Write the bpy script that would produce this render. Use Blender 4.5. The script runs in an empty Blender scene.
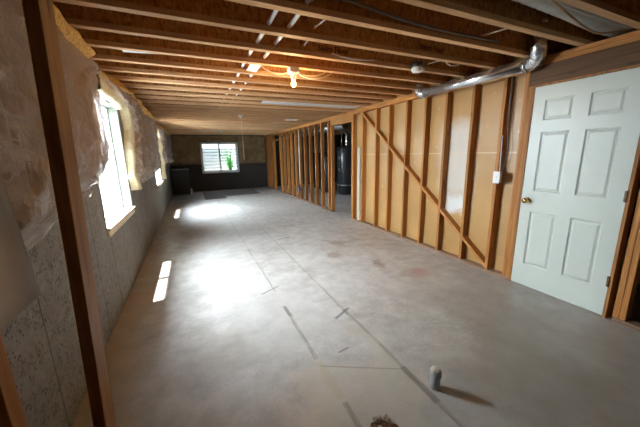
import bpy, bmesh, math, random
from mathutils import Vector, Matrix, noise
random.seed(7)
PI = math.pi
S = bpy.context.scene
COL = S.collection
V = Vector

# ------------------------------------------------------------------ camera
cam_d = bpy.data.cameras.new('camera'); cam = bpy.data.objects.new('camera', cam_d); COL.objects.link(cam)
cam_d.sensor_fit = 'HORIZONTAL'; cam_d.sensor_width = 36.0; cam_d.lens = 280.73 * 36 / 640; cam_d.clip_start = 0.05
PITCH, YAW, ROLL = -0.2089, 0.4226, -0.0201
F_ = V((math.sin(YAW)*math.cos(PITCH), math.cos(YAW)*math.cos(PITCH), math.sin(PITCH)))
R_ = V((math.cos(YAW), -math.sin(YAW), 0)); U_ = R_.cross(F_)
R2 = math.cos(ROLL)*R_ + math.sin(ROLL)*U_; U2 = -math.sin(ROLL)*R_ + math.cos(ROLL)*U_
M = Matrix(((R2.x, U2.x, -F_.x, 0), (R2.y, U2.y, -F_.y, 0), (R2.z, U2.z, -F_.z, 1.4403), (0, 0, 0, 1)))
cam.matrix_world = M
S.camera = cam

# ------------------------------------------------------------------ world, sun, daylight, exposure
W = bpy.data.worlds.new('sky'); S.world = W; W.use_nodes = True
bg = W.node_tree.nodes['Background']; bg.inputs[0].default_value = (0.72, 0.86, 1.0, 1); bg.inputs[1].default_value = 1.6
S.view_settings.view_transform = 'Standard'; S.view_settings.look = 'None'
S.view_settings.exposure = 1.0; S.view_settings.gamma = 1.0; S.view_settings.use_curve_mapping = False
S.cycles.use_denoising = True
S.cycles.max_bounces = 10; S.cycles.diffuse_bounces = 6; S.cycles.transparent_max_bounces = 16
S.cycles.sample_clamp_indirect = 8.0
S.cycles.caustics_reflective = False; S.cycles.caustics_refractive = False

def light(name, kind, loc, direction, power, color, size=None, size_y=None, angle=None):
    d = bpy.data.lights.new(name, kind); o = bpy.data.objects.new(name, d); COL.objects.link(o)
    o.location = loc; o.rotation_euler = V(direction).to_track_quat('-Z', 'Y').to_euler()
    d.energy = power; d.color = color
    if kind == 'AREA':
        d.shape = 'RECTANGLE'; d.size = size; d.size_y = size_y
    if angle is not None: d.angle = angle
    return o
light('sun', 'SUN', (-4, 4, 12), (math.cos(math.radians(75)), 0.03, -math.sin(math.radians(75))), 14.0, (1.0, 0.95, 0.88), angle=math.radians(1.0))
DAY = (0.86, 0.94, 1.0)
light('daylight_window_near', 'AREA', (-3.9, 3.9, 3.2), (0.9, 0, -1), 2650, DAY, 6.5, 4.4)
light('daylight_well_near', 'AREA', (-1.72, 3.65, 1.35), (1, 0, -0.35), 110, DAY, 1.5, 1.3)
light('daylight_well_middle', 'AREA', (-1.72, 7.99, 1.35), (1, 0, -0.35), 150, DAY, 1.5, 1.3)
light('daylight_window_middle', 'AREA', (-3.9, 8.1, 3.2), (0.9, 0, -1), 4700, DAY, 6.5, 4.4)
light('daylight_window_far', 'AREA', (1.2, 13.5, 2.7), (0, -0.45, -1), 12, DAY, 1.7, 1.0)

# ------------------------------------------------------------------ node materials
class NT:
    def __init__(s, name):
        s.m = bpy.data.materials.new(name); s.m.use_nodes = True; s.t = s.m.node_tree; s.n = s.t.nodes
        s.b = s.n['Principled BSDF']; s.out = s.n['Material Output']; s.tc = s.n.new('ShaderNodeTexCoord')
    def link(s, a, b): s.t.links.new(a, b)
    def node(s, ty, **kw):
        n = s.n.new(ty)
        for k, v in kw.items(): setattr(n, k, v)
        return n
    def mapping(s, scale=(1, 1, 1), rot=(0, 0, 0), src=None, loc=(0, 0, 0)):
        n = s.node('ShaderNodeMapping'); n.inputs['Scale'].default_value = scale; n.inputs['Rotation'].default_value = rot
        n.inputs['Location'].default_value = loc
        s.link(src or s.tc.outputs['Object'], n.inputs[0]); return n.outputs[0]
    def noise(s, vec, scale=5, detail=4, rough=0.55, dist=0.0):
        n = s.node('ShaderNodeTexNoise'); n.inputs['Scale'].default_value = scale; n.inputs['Detail'].default_value = detail
        n.inputs['Roughness'].default_value = rough; n.inputs['Distortion'].default_value = dist
        s.link(vec, n.inputs['Vector']); return n.outputs['Fac']
    def ramp(s, fac, stops, interp='LINEAR'):
        n = s.node('ShaderNodeValToRGB'); cr = n.color_ramp; cr.interpolation = interp
        while len(cr.elements) < len(stops): cr.elements.new(0.5)
        for e, (p, c) in zip(cr.elements, stops):
            e.position = p; e.color = (c, c, c, 1) if isinstance(c, (int, float)) else (*c, 1)
        s.link(fac, n.inputs[0]); return n.outputs[0]
    def math(s, op, a, b=None, clamp=False):
        n = s.node('ShaderNodeMath', operation=op, use_clamp=clamp)
        for i, x in enumerate((a, b)):
            if x is None: continue
            if isinstance(x, (int, float)): n.inputs[i].default_value = x
            else: s.link(x, n.inputs[i])
        return n.outputs[0]
    def mix(s, fac, a, b, blend='MIX'):
        n = s.node('ShaderNodeMix', data_type='RGBA', blend_type=blend)
        for sock, x in ((n.inputs[0], fac), (n.inputs[6], a), (n.inputs[7], b)):
            if isinstance(x, (int, float)): sock.default_value = x
            elif isinstance(x, tuple): sock.default_value = (*x, 1)
            else: s.link(x, sock)
        return n.outputs[2]
    def sep(s, vec=None):
        n = s.node('ShaderNodeSeparateXYZ'); s.link(vec or s.tc.outputs['Object'], n.inputs[0]); return n.outputs
    def bump(s, h, strength=0.3, dist=0.01):
        n = s.node('ShaderNodeBump'); n.inputs['Strength'].default_value = strength; n.inputs['Distance'].default_value = dist
        s.link(h, n.inputs['Height']); s.link(n.outputs[0], s.b.inputs['Normal'])
    def rect(s, xy, x0, x1, y0, y1, soft=0.01):
        """soft-edged rectangle mask in floor coordinates"""
        def edge(v, a, inv):
            n = s.node('ShaderNodeMapRange'); n.clamp = True
            n.inputs['From Min'].default_value = a - soft; n.inputs['From Max'].default_value = a + soft
            n.inputs['To Min'].default_value = 1.0 if inv else 0.0; n.inputs['To Max'].default_value = 0.0 if inv else 1.0
            s.link(v, n.inputs['Value']); return n.outputs[0]
        r = s.math('MULTIPLY', edge(xy[0], x0, False), edge(xy[0], x1, True))
        return s.math('MULTIPLY', r, s.math('MULTIPLY', edge(xy[1], y0, False), edge(xy[1], y1, True)))
    def fin(s, col=None, rough=0.6, metal=0.0, spec=0.5):
        if col is not None:
            if isinstance(col, tuple): s.b.inputs['Base Color'].default_value = (*col, 1)
            else: s.link(col, s.b.inputs['Base Color'])
        if isinstance(rough, (int, float)): s.b.inputs['Roughness'].default_value = rough
        else: s.link(rough, s.b.inputs['Roughness'])
        s.b.inputs['Metallic'].default_value = metal; s.b.inputs['Specular IOR Level'].default_value = spec
        return s.m

def wood(name, light_c, dark_c, axis='z', rough=0.6, knots=True):
    t = NT(name); sc = {'x': (1.2, 22, 22), 'y': (22, 1.2, 22), 'z': (22, 22, 1.2)}[axis]
    rnd = t.node('ShaderNodeObjectInfo').outputs['Random']
    add = t.node('ShaderNodeVectorMath', operation='ADD'); t.link(t.tc.outputs['Object'], add.inputs[0])
    cmb = t.node('ShaderNodeCombineXYZ')
    for i in range(3): t.link(t.math('MULTIPLY', rnd, 17.0 + i), cmb.inputs[i])
    t.link(cmb.outputs[0], add.inputs[1])
    vec = t.mapping(sc, src=add.outputs[0])
    g = t.noise(vec, 1.6, 6, 0.6, 0.6)
    c = t.ramp(g, [(0.3, dark_c), (0.62, light_c)])
    if knots:
        k = {'x': (2.2, 9, 9), 'y': (9, 2.2, 9), 'z': (9, 9, 2.2)}[axis]
        v = t.node('ShaderNodeTexVoronoi'); v.inputs['Scale'].default_value = 1.3; t.link(t.mapping(k, src=add.outputs[0]), v.inputs['Vector'])
        kk = t.ramp(v.outputs['Distance'], [(0.06, 1.0), (0.16, 0.0)])
        c = t.mix(t.math('MULTIPLY', kk, 0.75), c, tuple(x*0.35 for x in dark_c))
    br = t.math('ADD', t.math('MULTIPLY', rnd, 0.35), 0.82)
    hs = t.node('ShaderNodeHueSaturation'); t.link(br, hs.inputs['Value']); t.link(c, hs.inputs['Color'])
    t.bump(g, 0.15, 0.002)
    return t.fin(hs.outputs[0], rough, spec=0.3)

def plain(name, col, rough=0.5, metal=0.0, var=0.12, scale=12, spec=0.5, bump=0.0):
    t = NT(name); n = t.noise(t.mapping(), scale, 4)
    c = t.ramp(n, [(0.3, tuple(x*(1-var) for x in col)), (0.7, tuple(min(1, x*(1+var)) for x in col))])
    if bump: t.bump(n, bump, 0.004)
    return t.fin(c, rough, metal, spec)

MAT = {}
MAT['stud'] = wood('spruce_stud', (0.47, 0.20, 0.052), (0.29, 0.105, 0.022), 'z')
MAT['plate'] = wood('spruce_plate', (0.50, 0.225, 0.062), (0.34, 0.13, 0.03), 'y')
MAT['header'] = wood('header_lumber', (0.14, 0.068, 0.027), (0.075, 0.034, 0.013), 'y')
MAT['treated'] = wood('treated_plate', (0.27, 0.17, 0.11), (0.16, 0.09, 0.055), 'y')
MAT['post'] = wood('post_lumber', (0.40, 0.185, 0.05), (0.22, 0.09, 0.02), 'z')
MAT['flange'] = wood('laminated_flange', (0.74, 0.47, 0.25), (0.55, 0.31, 0.14), 'x', knots=False)
MAT['jamb'] = wood('jamb_wood', (0.33, 0.14, 0.04), (0.20, 0.075, 0.018), 'z')

def mk_osb(name, a, b, c3):
    t = NT(name); v = t.node('ShaderNodeTexVoronoi'); v.inputs['Scale'].default_value = 70; t.link(t.mapping((1, 1, 0.4)), v.inputs['Vector'])
    s2 = t.sep(v.outputs['Color'])
    n = t.noise(t.mapping((2, 2, 9)), 4, 5)
    f = t.math('ADD', t.math('MULTIPLY', s2[0], 0.5), t.math('MULTIPLY', n, 0.5))
    c = t.ramp(f, [(0.2, a), (0.5, b), (0.85, c3)])
    return t.fin(c, 0.65, spec=0.25)
MAT['osb'] = mk_osb('osb_web', (0.24, 0.095, 0.028), (0.45, 0.21, 0.065), (0.60, 0.31, 0.11))
MAT['subfloor'] = mk_osb('osb_subfloor', (0.13, 0.06, 0.02), (0.22, 0.11, 0.04), (0.32, 0.18, 0.07))

def mk_concrete_wall(name, base, brown):
    t = NT(name); xyz = t.sep()
    n1 = t.noise(t.mapping(), 2.0, 5); n2 = t.noise(t.mapping(), 14, 5, 0.65)
    c = t.ramp(n2, [(0.3, tuple(x*0.72 for x in base)), (0.7, base)])
    c = t.mix(t.ramp(n1, [(0.4, 0.0), (0.75, 0.6)]), c, brown)
    v = t.node('ShaderNodeTexVoronoi'); v.inputs['Scale'].default_value = 52; t.link(t.mapping((1, 1, 0.7)), v.inputs['Vector'])
    pit = t.ramp(v.outputs['Distance'], [(0.16, 1.0), (0.34, 0.0)])
    gate = t.ramp(t.noise(t.mapping(), 9, 3), [(0.42, 0.0), (0.54, 1.0)])
    pits = t.math('MULTIPLY', pit, gate); blot = t.ramp(t.noise(t.mapping(), 26, 5, 0.75), [(0.52, 0.0), (0.62, 0.6)])
    c = t.mix(blot, c, (0.10, 0.09, 0.075))
    c = t.mix(t.math('MULTIPLY', pits, 0.7), c, (0.03, 0.024, 0.018))
    for ax in (0, 1):
        w = t.math('ABSOLUTE', t.math('SUBTRACT', t.math('FRACT', t.math('MULTIPLY', t.math('ADD', xyz[ax], 20.13), 1/0.46)), 0.5))
        ln = t.ramp(w, [(0.008, 0.0 if ax == 0 else 1.0), (0.02, 0.0)])
        c = t.mix(t.math('MULTIPLY', ln, 0.65), c, (0.06, 0.05, 0.04))
    t.bump(t.math('SUBTRACT', n2, pits), 0.4, 0.004)
    return t.fin(c, 0.8, spec=0.25)
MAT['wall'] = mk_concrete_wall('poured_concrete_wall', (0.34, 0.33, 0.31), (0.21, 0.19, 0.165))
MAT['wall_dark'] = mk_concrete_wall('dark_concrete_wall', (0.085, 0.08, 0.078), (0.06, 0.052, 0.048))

def mk_floor():
    t = NT('concrete_slab'); P = t.tc.outputs['Object']
    wob = t.noise(t.mapping(), 2.2, 3); wob2 = t.noise(t.mapping(loc=(5, 2, 0)), 2.2, 3)
    off = t.node('ShaderNodeCombineXYZ')
    t.link(t.math('MULTIPLY', t.math('SUBTRACT', wob, 0.5), 0.05), off.inputs[0]); t.link(t.math('MULTIPLY', t.math('SUBTRACT', wob2, 0.5), 0.05), off.inputs[1])
    av = t.node('ShaderNodeVectorMath', operation='ADD'); t.link(P, av.inputs[0]); t.link(off.outputs[0], av.inputs[1])
    xy = t.sep(av.outputs[0]); raw = t.sep()
    # rougher wobble for big troweled patches
    off2 = t.node('ShaderNodeCombineXYZ')
    t.link(t.math('MULTIPLY', t.math('SUBTRACT', wob, 0.5), 0.8), off2.inputs[0]); t.link(t.math('MULTIPLY', t.math('SUBTRACT', wob2, 0.5), 0.8), off2.inputs[1])
    av2 = t.node('ShaderNodeVectorMath', operation='ADD'); t.link(P, av2.inputs[0]); t.link(off2.outputs[0], av2.inputs[1]); xw = t.sep(av2.outputs[0])
    n1 = t.noise(t.mapping(), 0.9, 5, 0.6); n2 = t.noise(t.mapping(), 6, 6, 0.65); n3 = t.noise(t.mapping(), 60, 3)
    c = t.ramp(n1, [(0.36, (0.34, 0.31, 0.275)), (0.62, (0.55, 0.53, 0.50))])
    c = t.mix(0.40, c, t.ramp(n2, [(0.36, (0.27, 0.245, 0.215)), (0.64, (0.60, 0.58, 0.55))]))
    c = t.mix(0.10, c, t.ramp(n3, [(0.3, (0.1, 0.1, 0.1)), (0.7, (0.7, 0.7, 0.7))]))
    # brown dirty strip at the foot of the left wall
    c = t.mix(t.math('MULTIPLY', t.rect(xw, -2.0, -0.58, -4, 5.2, 0.12), 0.65), c, (0.40, 0.29, 0.165))
    c = t.mix(t.math('MULTIPLY', t.rect(xw, 1.5, 3.2, -1.0, 2.3, 0.5), 0.55), c, (0.27, 0.225, 0.175))
    c = t.mix(t.math('MULTIPLY', t.rect(xw, -0.7, 3.2, -1.0, 1.35, 0.35), 0.35), c, (0.33, 0.28, 0.215))
    # troweled repair patches
    for (x0, x1, y0, y1, f, col) in ((0.50, 1.05, 0.75, 1.55, 0.45, (0.48, 0.42, 0.33)), (0.95, 1.20, 1.0, 1.9, 0.35, (0.46, 0.41, 0.32)),
                                (0.15, 1.0, 1.75, 3.0, 0.45, (0.44, 0.42, 0.39)), (1.25, 1.55, 0.85, 1.02, 0.35, (0.24, 0.25, 0.25)),
                                (0.1, 1.1, 4.2, 6.5, 0.35, (0.45, 0.44, 0.42))):
        c = t.mix(t.math('MULTIPLY', t.rect(xw, x0, x1, y0, y1, 0.03), f), c, col)
    # stains
    for (x, y, r, f, col) in ((2.10, 2.95, 0.16, 0.65, (0.22, 0.13, 0.09)), (1.85, 3.45, 0.15, 0.6, (0.24, 0.15, 0.10)), (2.05, 3.9, 0.22, 0.5, (0.25, 0.16, 0.11)),
                         (2.45, 2.45, 0.22, 0.4, (0.27, 0.17, 0.12)), (2.52, 2.36, 0.14, 0.4, (0.42, 0.17, 0.16)), (0.0, 3.1, 0.16, 0.35, (0.2, 0.19, 0.18)),
                         (2.3, 1.5, 0.5, 0.35, (0.19, 0.15, 0.115)), (0.0, 2.0, 0.35, 0.4, (0.24, 0.19, 0.14)), (1.9, 0.9, 0.5, 0.4, (0.17, 0.135, 0.10)), (1.25, 3.1, 0.12, 0.3, (0.23, 0.19, 0.15))):
        d = t.node('ShaderNodeVectorMath', operation='DISTANCE'); t.link(av2.outputs[0], d.inputs[0]); d.inputs[1].default_value = (x, y, 0)
        mk = t.ramp(d.outputs['Value'], [(max(0.0, r*0.55), 1.0), (r*1.1, 0.0)])
        c = t.mix(t.math('MULTIPLY', mk, f), c, col)
    # fine whitish scrape speckle right of centre
    sp = t.math('MULTIPLY', t.rect(xw, 1.25, 2.1, 1.3, 2.7, 0.25), t.ramp(t.noise(t.mapping((1, 1.7, 1)), 22, 4, 0.7), [(0.55, 0.0), (0.66, 0.8)]))
    c = t.mix(sp, c, (0.52, 0.48, 0.43))
    # the two worn tracks of glue where a partition stood
    wear = t.ramp(t.noise(t.mapping((9, 1.1, 1)), 3.2, 5, 0.7), [(0.40, 0.25), (0.52, 0.8), (0.7, 1.0)])
    for (x0, x1, y0, y1) in ((0.668, 0.700, 0.6, 1.22), (0.668, 0.700, 1.62, 2.42), (0.672, 0.694, 2.75, 4.3), (0.674, 0.690, 4.3, 9.9),
                        (1.160, 1.192, 0.5, 2.22), (1.162, 1.186, 2.22, 4.2), (1.166, 1.182, 4.2, 9.9)):
        c = t.mix(t.math('MULTIPLY', t.rect(xy, x0, x1, y0, y1, 0.004), t.math('MULTIPLY', wear, 0.62)), c, (0.16, 0.13, 0.10))
    for (x0, x1, y0, y1) in ((0.668, 0.70, 2.22, 2.40), (1.158, 1.192, 2.02, 2.12), (1.15, 1.20, 0.98, 1.3)):
        c = t.mix(t.math('MULTIPLY', t.rect(xy, x0, x1, y0, y1, 0.006), 0.45), c, (0.08, 0.066, 0.052))
    # tan residue between the dark dashes
    c = t.mix(t.math('MULTIPLY', t.rect(xy, 0.66, 0.71, 1.25, 1.6, 0.01), 0.6), c, (0.44, 0.37, 0.26))
    # cross marks
    for _ in ():
        pass
    # short slanting scratches
    for (cx, cy, ang, ln, w) in ((0.912, 1.417, -0.50, 0.27, 0.003), (0.645, 2.80, 0.45, 0.12, 0.009), (1.13, 2.06, 0.50, 0.11, 0.014), (0.90, 1.62, 0.2, 0.05, 0.007), (1.36, 4.6, 0.3, 0.12, 0.02)):
        mp = t.mapping((1, 1, 1), rot=(0, 0, -ang), loc=(0, 0, 0), src=None)
        q = V((cx, cy, 0)); q.rotate(Matrix.Rotation(-ang, 3, 'Z').to_euler())
        s3 = t.sep(mp)
        c = t.mix(t.math('MULTIPLY', t.rect(s3, q.x-ln, q.x+ln, q.y-w, q.y+w, 0.006), 0.7), c, (0.08, 0.065, 0.055))
    # faint shrinkage joints across the far half of the slab
    for yy in (8.2, 7.1): c = t.mix(t.math('MULTIPLY', t.rect(xy, -0.7, 1.9, yy, yy+0.02, 0.006), 0.25), c, (0.2, 0.2, 0.2))
    t.bump(t.math('ADD', t.math('MULTIPLY', n2, 0.6), t.math('MULTIPLY', n3, 0.15)), 0.25, 0.006)
    rg = t.ramp(n2, [(0.3, 0.46), (0.7, 0.30)])
    return t.fin(c, rg, spec=0.45)
MAT['floor'] = mk_floor()

def mk_sheath():
    t = NT('drywall_back_paper'); xyz = t.sep()
    n = t.noise(t.mapping(), 1.6, 4); nf = t.noise(t.mapping(), 30, 3)
    c = t.ramp(n, [(0.3, (0.42, 0.235, 0.08)), (0.7, (0.50, 0.295, 0.11))])
    w = t.math('MULTIPLY', t.math('SUBTRACT', t.noise(t.mapping(), 7, 3), 0.5), 0.25)
    y = t.math('ADD', xyz[1], t.math('MULTIPLY', w, 0.4)); z = t.math('ADD', xyz[2], w)
    c = t.mix(t.rect((y, z), 2.46, 2.85, 0.62, 0.86, 0.05), c, (0.70, 0.68, 0.64))
    c = t.mix(t.math('MULTIPLY', t.rect((y, z), 2.47, 2.95, 0.86, 1.80, 0.10), 0.85), c, (0.62, 0.57, 0.50))
    sz = t.math('ABSOLUTE', t.math('SUBTRACT', xyz[2], 1.415))
    c = t.mix(t.ramp(sz, [(0.004, 0.5), (0.012, 0.0)]), c, (0.72, 0.55, 0.32))
    sp = t.ramp(t.noise(t.mapping(loc=(3, 3, 3)), 9, 2, 0.4), [(0.70, 0.0), (0.76, 0.35)])
    c = t.mix(sp, c, (0.72, 0.62, 0.45))
    t.bump(nf, 0.05, 0.001)
    return t.fin(c, 0.34, spec=0.5)
MAT['sheath'] = mk_sheath()

MAT['insul'] = plain('fiberglass', (0.68, 0.43, 0.15), 0.95, var=0.3, scale=40, spec=0.1, bump=0.8)
MAT['insul_cream'] = plain('cream_insulation_edge', (0.80, 0.72, 0.50), 0.95, var=0.14, scale=30, spec=0.1, bump=0.6)
MAT['batt_far'] = plain('kraft_faced_batt', (0.27, 0.19, 0.095), 0.55, var=0.25, scale=5, spec=0.35, bump=0.4)
def mk_film():
    t = NT('polyethylene_film')
    a = t.noise(t.mapping((3, 1.0, 2.4), rot=(0.5, 0, 0)), 5, 5, 0.6, 1.2); b = t.noise(t.mapping((1, 5, 1.1), rot=(-0.5, 0, 0)), 7, 4, 0.6, 0.8)
    h = t.math('ADD', t.math('ABSOLUTE', t.math('SUBTRACT', a, 0.5)), t.math('MULTIPLY', t.math('ABSOLUTE', t.math('SUBTRACT', b, 0.5)), 0.7))
    t.bump(h, 0.9, 0.05)
    t.fin((0.54, 0.42, 0.36), 0.10, spec=1.0)
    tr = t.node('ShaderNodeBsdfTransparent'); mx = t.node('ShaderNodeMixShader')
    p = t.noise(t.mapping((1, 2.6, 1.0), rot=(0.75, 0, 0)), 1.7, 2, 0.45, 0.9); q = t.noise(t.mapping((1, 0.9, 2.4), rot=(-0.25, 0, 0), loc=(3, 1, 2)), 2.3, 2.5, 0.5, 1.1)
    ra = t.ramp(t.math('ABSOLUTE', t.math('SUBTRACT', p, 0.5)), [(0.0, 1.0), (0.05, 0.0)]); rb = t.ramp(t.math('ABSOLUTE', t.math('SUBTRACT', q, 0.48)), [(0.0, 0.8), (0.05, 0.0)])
    sheen_streak = t.math('MAXIMUM', ra, rb); gate = t.ramp(t.noise(t.mapping(), 1.8, 2), [(0.42, 0.0), (0.6, 1.0)]); sheen_streak = t.math('MULTIPLY', sheen_streak, gate)
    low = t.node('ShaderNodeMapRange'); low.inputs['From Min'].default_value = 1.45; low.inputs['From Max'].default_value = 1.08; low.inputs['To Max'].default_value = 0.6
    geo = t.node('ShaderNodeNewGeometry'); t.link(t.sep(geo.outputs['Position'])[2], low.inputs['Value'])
    painted_sheen = t.math('MAXIMUM', t.math('MULTIPLY', sheen_streak, 0.5), t.math('MULTIPLY', low.outputs[0], t.ramp(q, [(0.38, 0.2), (0.6, 1.0)])))  # highlight streaks and whitish lower band painted into film colour and opacity
    t.link(t.mix(painted_sheen, (0.62, 0.48, 0.39), (0.93, 0.90, 0.88)), t.b.inputs['Base Color'])
    t.link(t.math('ADD', 0.55, t.math('MULTIPLY', painted_sheen, 0.35)), mx.inputs[0])
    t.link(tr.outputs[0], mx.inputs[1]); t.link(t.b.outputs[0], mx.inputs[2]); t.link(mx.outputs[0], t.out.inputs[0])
    return t.m
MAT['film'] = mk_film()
def mk_glass():
    t = NT('window_glass'); gl = t.node('ShaderNodeBsdfGlossy'); gl.inputs['Roughness'].default_value = 0.02
    tr = t.node('ShaderNodeBsdfTransparent'); tr.inputs[0].default_value = (0.95, 0.98, 1, 1); lw = t.node('ShaderNodeLayerWeight'); fr = t.math('ADD', t.math('MULTIPLY', t.math('POWER', lw.outputs['Facing'], 4.0), 0.4), 0.03)
    mx = t.node('ShaderNodeMixShader'); t.link(fr, mx.inputs[0]); t.link(tr.outputs[0], mx.inputs[1]); t.link(gl.outputs[0], mx.inputs[2])
    t.link(mx.outputs[0], t.out.inputs[0]); return t.m
MAT['glass'] = mk_glass()
MAT['board'] = plain('grey_facing_sheet', (0.46, 0.37, 0.28), 0.6, var=0.05, scale=3)
MAT['door'] = plain('white_door_paint', (0.58, 0.61, 0.54), 0.38, var=0.02, scale=4, spec=0.4)
MAT['brass'] = plain('brass', (0.80, 0.55, 0.20), 0.22, 1.0, 0.05)
MAT['hinge'] = plain('dark_hinge', (0.16, 0.09, 0.05), 0.45, 0.7)
MAT['steel'] = plain('galvanised_steel', (0.82, 0.85, 0.88), 0.26, 0.95, 0.06, 18)
MAT['bright_metal'] = plain('bright_sheet_metal', (0.70, 0.74, 0.78), 0.45, 0.3, 0.12, 8)
MAT['steel_dull'] = plain('dull_galvanised_steel', (0.22, 0.225, 0.23), 0.42, 1.0, 0.2, 9)
MAT['white'] = plain('white_plastic', (0.80, 0.79, 0.76), 0.4, var=0.03)
MAT['pex'] = plain('white_water_tube', (0.92, 0.91, 0.88), 0.45, var=0.03)
MAT['romex'] = plain('cream_cable_jacket', (0.80, 0.70, 0.52), 0.5, var=0.04)
MAT['grey_cable'] = plain('grey_cable_jacket', (0.16, 0.13, 0.11), 0.5, var=0.1)
MAT['brown_cable'] = plain('tan_cable_jacket', (0.40, 0.27, 0.15), 0.5, var=0.1)
MAT['copper'] = plain('copper_fitting', (0.80, 0.45, 0.22), 0.35, 1.0)
MAT['black'] = plain('black_plastic', (0.02, 0.022, 0.026), 0.4, var=0.1)
MAT['black_metal'] = plain('black_enamel', (0.018, 0.022, 0.028), 0.35, var=0.1)
MAT['grey_pvc'] = plain('grey_pvc', (0.38, 0.41, 0.42), 0.45, var=0.05)
MAT['cap'] = plain('dusty_cap', (0.55, 0.50, 0.42), 0.7, var=0.12, scale=40)
MAT['blue'] = plain('blue_outlet_box', (0.05, 0.22, 0.55), 0.5, var=0.05)
MAT['frame'] = plain('white_vinyl_frame', (0.74, 0.78, 0.80), 0.4, var=0.02)
MAT['jamb_dirty'] = plain('weathered_window_jamb', (0.15, 0.155, 0.12), 0.6, var=0.3, scale=9)
MAT['sill'] = plain('sill_wood', (0.78, 0.68, 0.52), 0.55, var=0.15, scale=8)
MAT['mat'] = plain('brown_floor_mat', (0.145, 0.115, 0.10), 0.8, var=0.2, scale=9)
MAT['flex'] = plain('grey_flexible_duct_jacket', (0.42, 0.45, 0.42), 0.42, var=0.15, scale=7, bump=0.4)
MAT['tank'] = plain('water_heater_jacket', (0.018, 0.02, 0.024), 0.25, 0.0, 0.1, 4)
MAT['dirt'] = plain('dark_soil', (0.10, 0.05, 0.03), 0.95, var=0.5, scale=60, spec=0.1, bump=0.8)
MAT['rubble'] = plain('broken_concrete', (0.34, 0.26, 0.20), 0.9, var=0.3, scale=30, bump=0.5)
MAT['leaf'] = plain('green_leaf', (0.12, 0.42, 0.12), 0.5, var=0.35, scale=6)
MAT['well'] = plain('corrugated_well_steel', (0.80, 0.83, 0.86), 0.6, 0.0, 0.05, 4)
MAT['gravel'] = plain('gravel', (0.38, 0.36, 0.33), 0.9, var=0.4, scale=60, bump=0.8)
MAT['ink'] = plain('black_printing_ink', (0.02, 0.014, 0.01), 0.7)
MAT['tag'] = plain('white_paper', (0.88, 0.86, 0.80), 0.7, var=0.03)
MAT['scrap'] = wood('pale_scrap_board', (0.66, 0.56, 0.44), (0.52, 0.42, 0.31), 'z')
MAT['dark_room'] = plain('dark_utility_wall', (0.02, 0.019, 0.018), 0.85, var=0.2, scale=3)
def mk_bulb():
    t = NT('lit_bulb_glass'); e = t.node('ShaderNodeEmission'); e.inputs[0].default_value = (1.0, 0.58, 0.22, 1); e.inputs[1].default_value = 9
    t.link(e.outputs[0], t.out.inputs[0]); return t.m
MAT['bulb'] = mk_bulb()

# ------------------------------------------------------------------ mesh helpers
def BM(): return bmesh.new()
def box(bm, a, b, bevel=0.0):
    a = V(a); b = V(b); c = (a+b)/2; s = b-a
    r = bmesh.ops.create_cube(bm, size=1.0, matrix=Matrix.Translation(c) @ Matrix.Diagonal((abs(s.x), abs(s.y), abs(s.z), 1)))
    if bevel:
        es = list({e for v in r['verts'] for e in v.link_edges})
        bmesh.ops.bevel(bm, geom=es, offset=bevel, segments=2, affect='EDGES', profile=0.5)
def tube(bm, pts, r, seg=12, cap=True, rad=None):
    pts = [V(p) for p in pts]; rings = []; ref = None
    for i, p in enumerate(pts):
        d = (pts[min(i+1, len(pts)-1)] - pts[max(i-1, 0)]).normalized()
        if ref is None:
            ref = d.orthogonal().normalized()
        ref = (ref - d*ref.dot(d)).normalized(); bi = d.cross(ref)
        rr = rad[i] if rad else r
        rings.append([bm.verts.new(p + ref*math.cos(2*PI*k/seg)*rr + bi*math.sin(2*PI*k/seg)*rr) for k in range(seg)])
    for a, b in zip(rings, rings[1:]):
        for k in range(seg): f = bm.faces.new((a[k], a[(k+1) % seg], b[(k+1) % seg], b[k])); f.smooth = True
    if cap:
        bm.faces.new(rings[0][::-1]); bm.faces.new(rings[-1])
def lathe(bm, prof, origin=(0, 0, 0), axis=(0, 0, 1), seg=24):
    o = V(origin); ax = V(axis).normalized(); u = ax.orthogonal().normalized(); w = ax.cross(u); rings = []
    for r, h in prof:
        rings.append([bm.verts.new(o + ax*h + (u*math.cos(2*PI*k/seg) + w*math.sin(2*PI*k/seg))*max(r, 1e-4)) for k in range(seg)])
    for a, b in zip(rings, rings[1:]):
        for k in range(seg): f = bm.faces.new((a[k], a[(k+1) % seg], b[(k+1) % seg], b[k])); f.smooth = True
    bm.faces.new(rings[0][::-1]); bm.faces.new(rings[-1])
def catmull(pts, n=8):
    pts = [V(p) for p in pts]; P = [2*pts[0]-pts[1]] + pts + [2*pts[-1]-pts[-2]]; out = []
    for i in range(1, len(P)-2):
        for k in range(n):
            t = k/n; a, b, c, d = P[i-1:i+3]
            out.append(0.5*((2*b) + (c-a)*t + (2*a-5*b+4*c-d)*t*t + (3*b-a-3*c+d)*t**3))
    out.append(pts[-1]); return out
def obj(name, bm, mat, parent=None, loc=None, bevel=0.0):
    bmesh.ops.recalc_face_normals(bm, faces=bm.faces)
    if loc is not None: bmesh.ops.translate(bm, verts=bm.verts, vec=-V(loc))
    me = bpy.data.meshes.new(name); bm.to_mesh(me); bm.free(); me.materials.append(MAT[mat])
    o = bpy.data.objects.new(name, me); COL.objects.link(o)
    if parent is not None: o.parent = parent
    if loc is not None: o.location = loc
    if bevel:
        b = o.modifiers.new('bevel', 'BEVEL'); b.width = bevel; b.segments = 1; b.limit_method = 'ANGLE'
    return o
def tag(o, label=None, cat=None, group=None, kind=None):
    if label: o['label'] = label
    if cat: o['category'] = cat
    if group: o['group'] = group
    if kind: o['kind'] = kind
    return o
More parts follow.
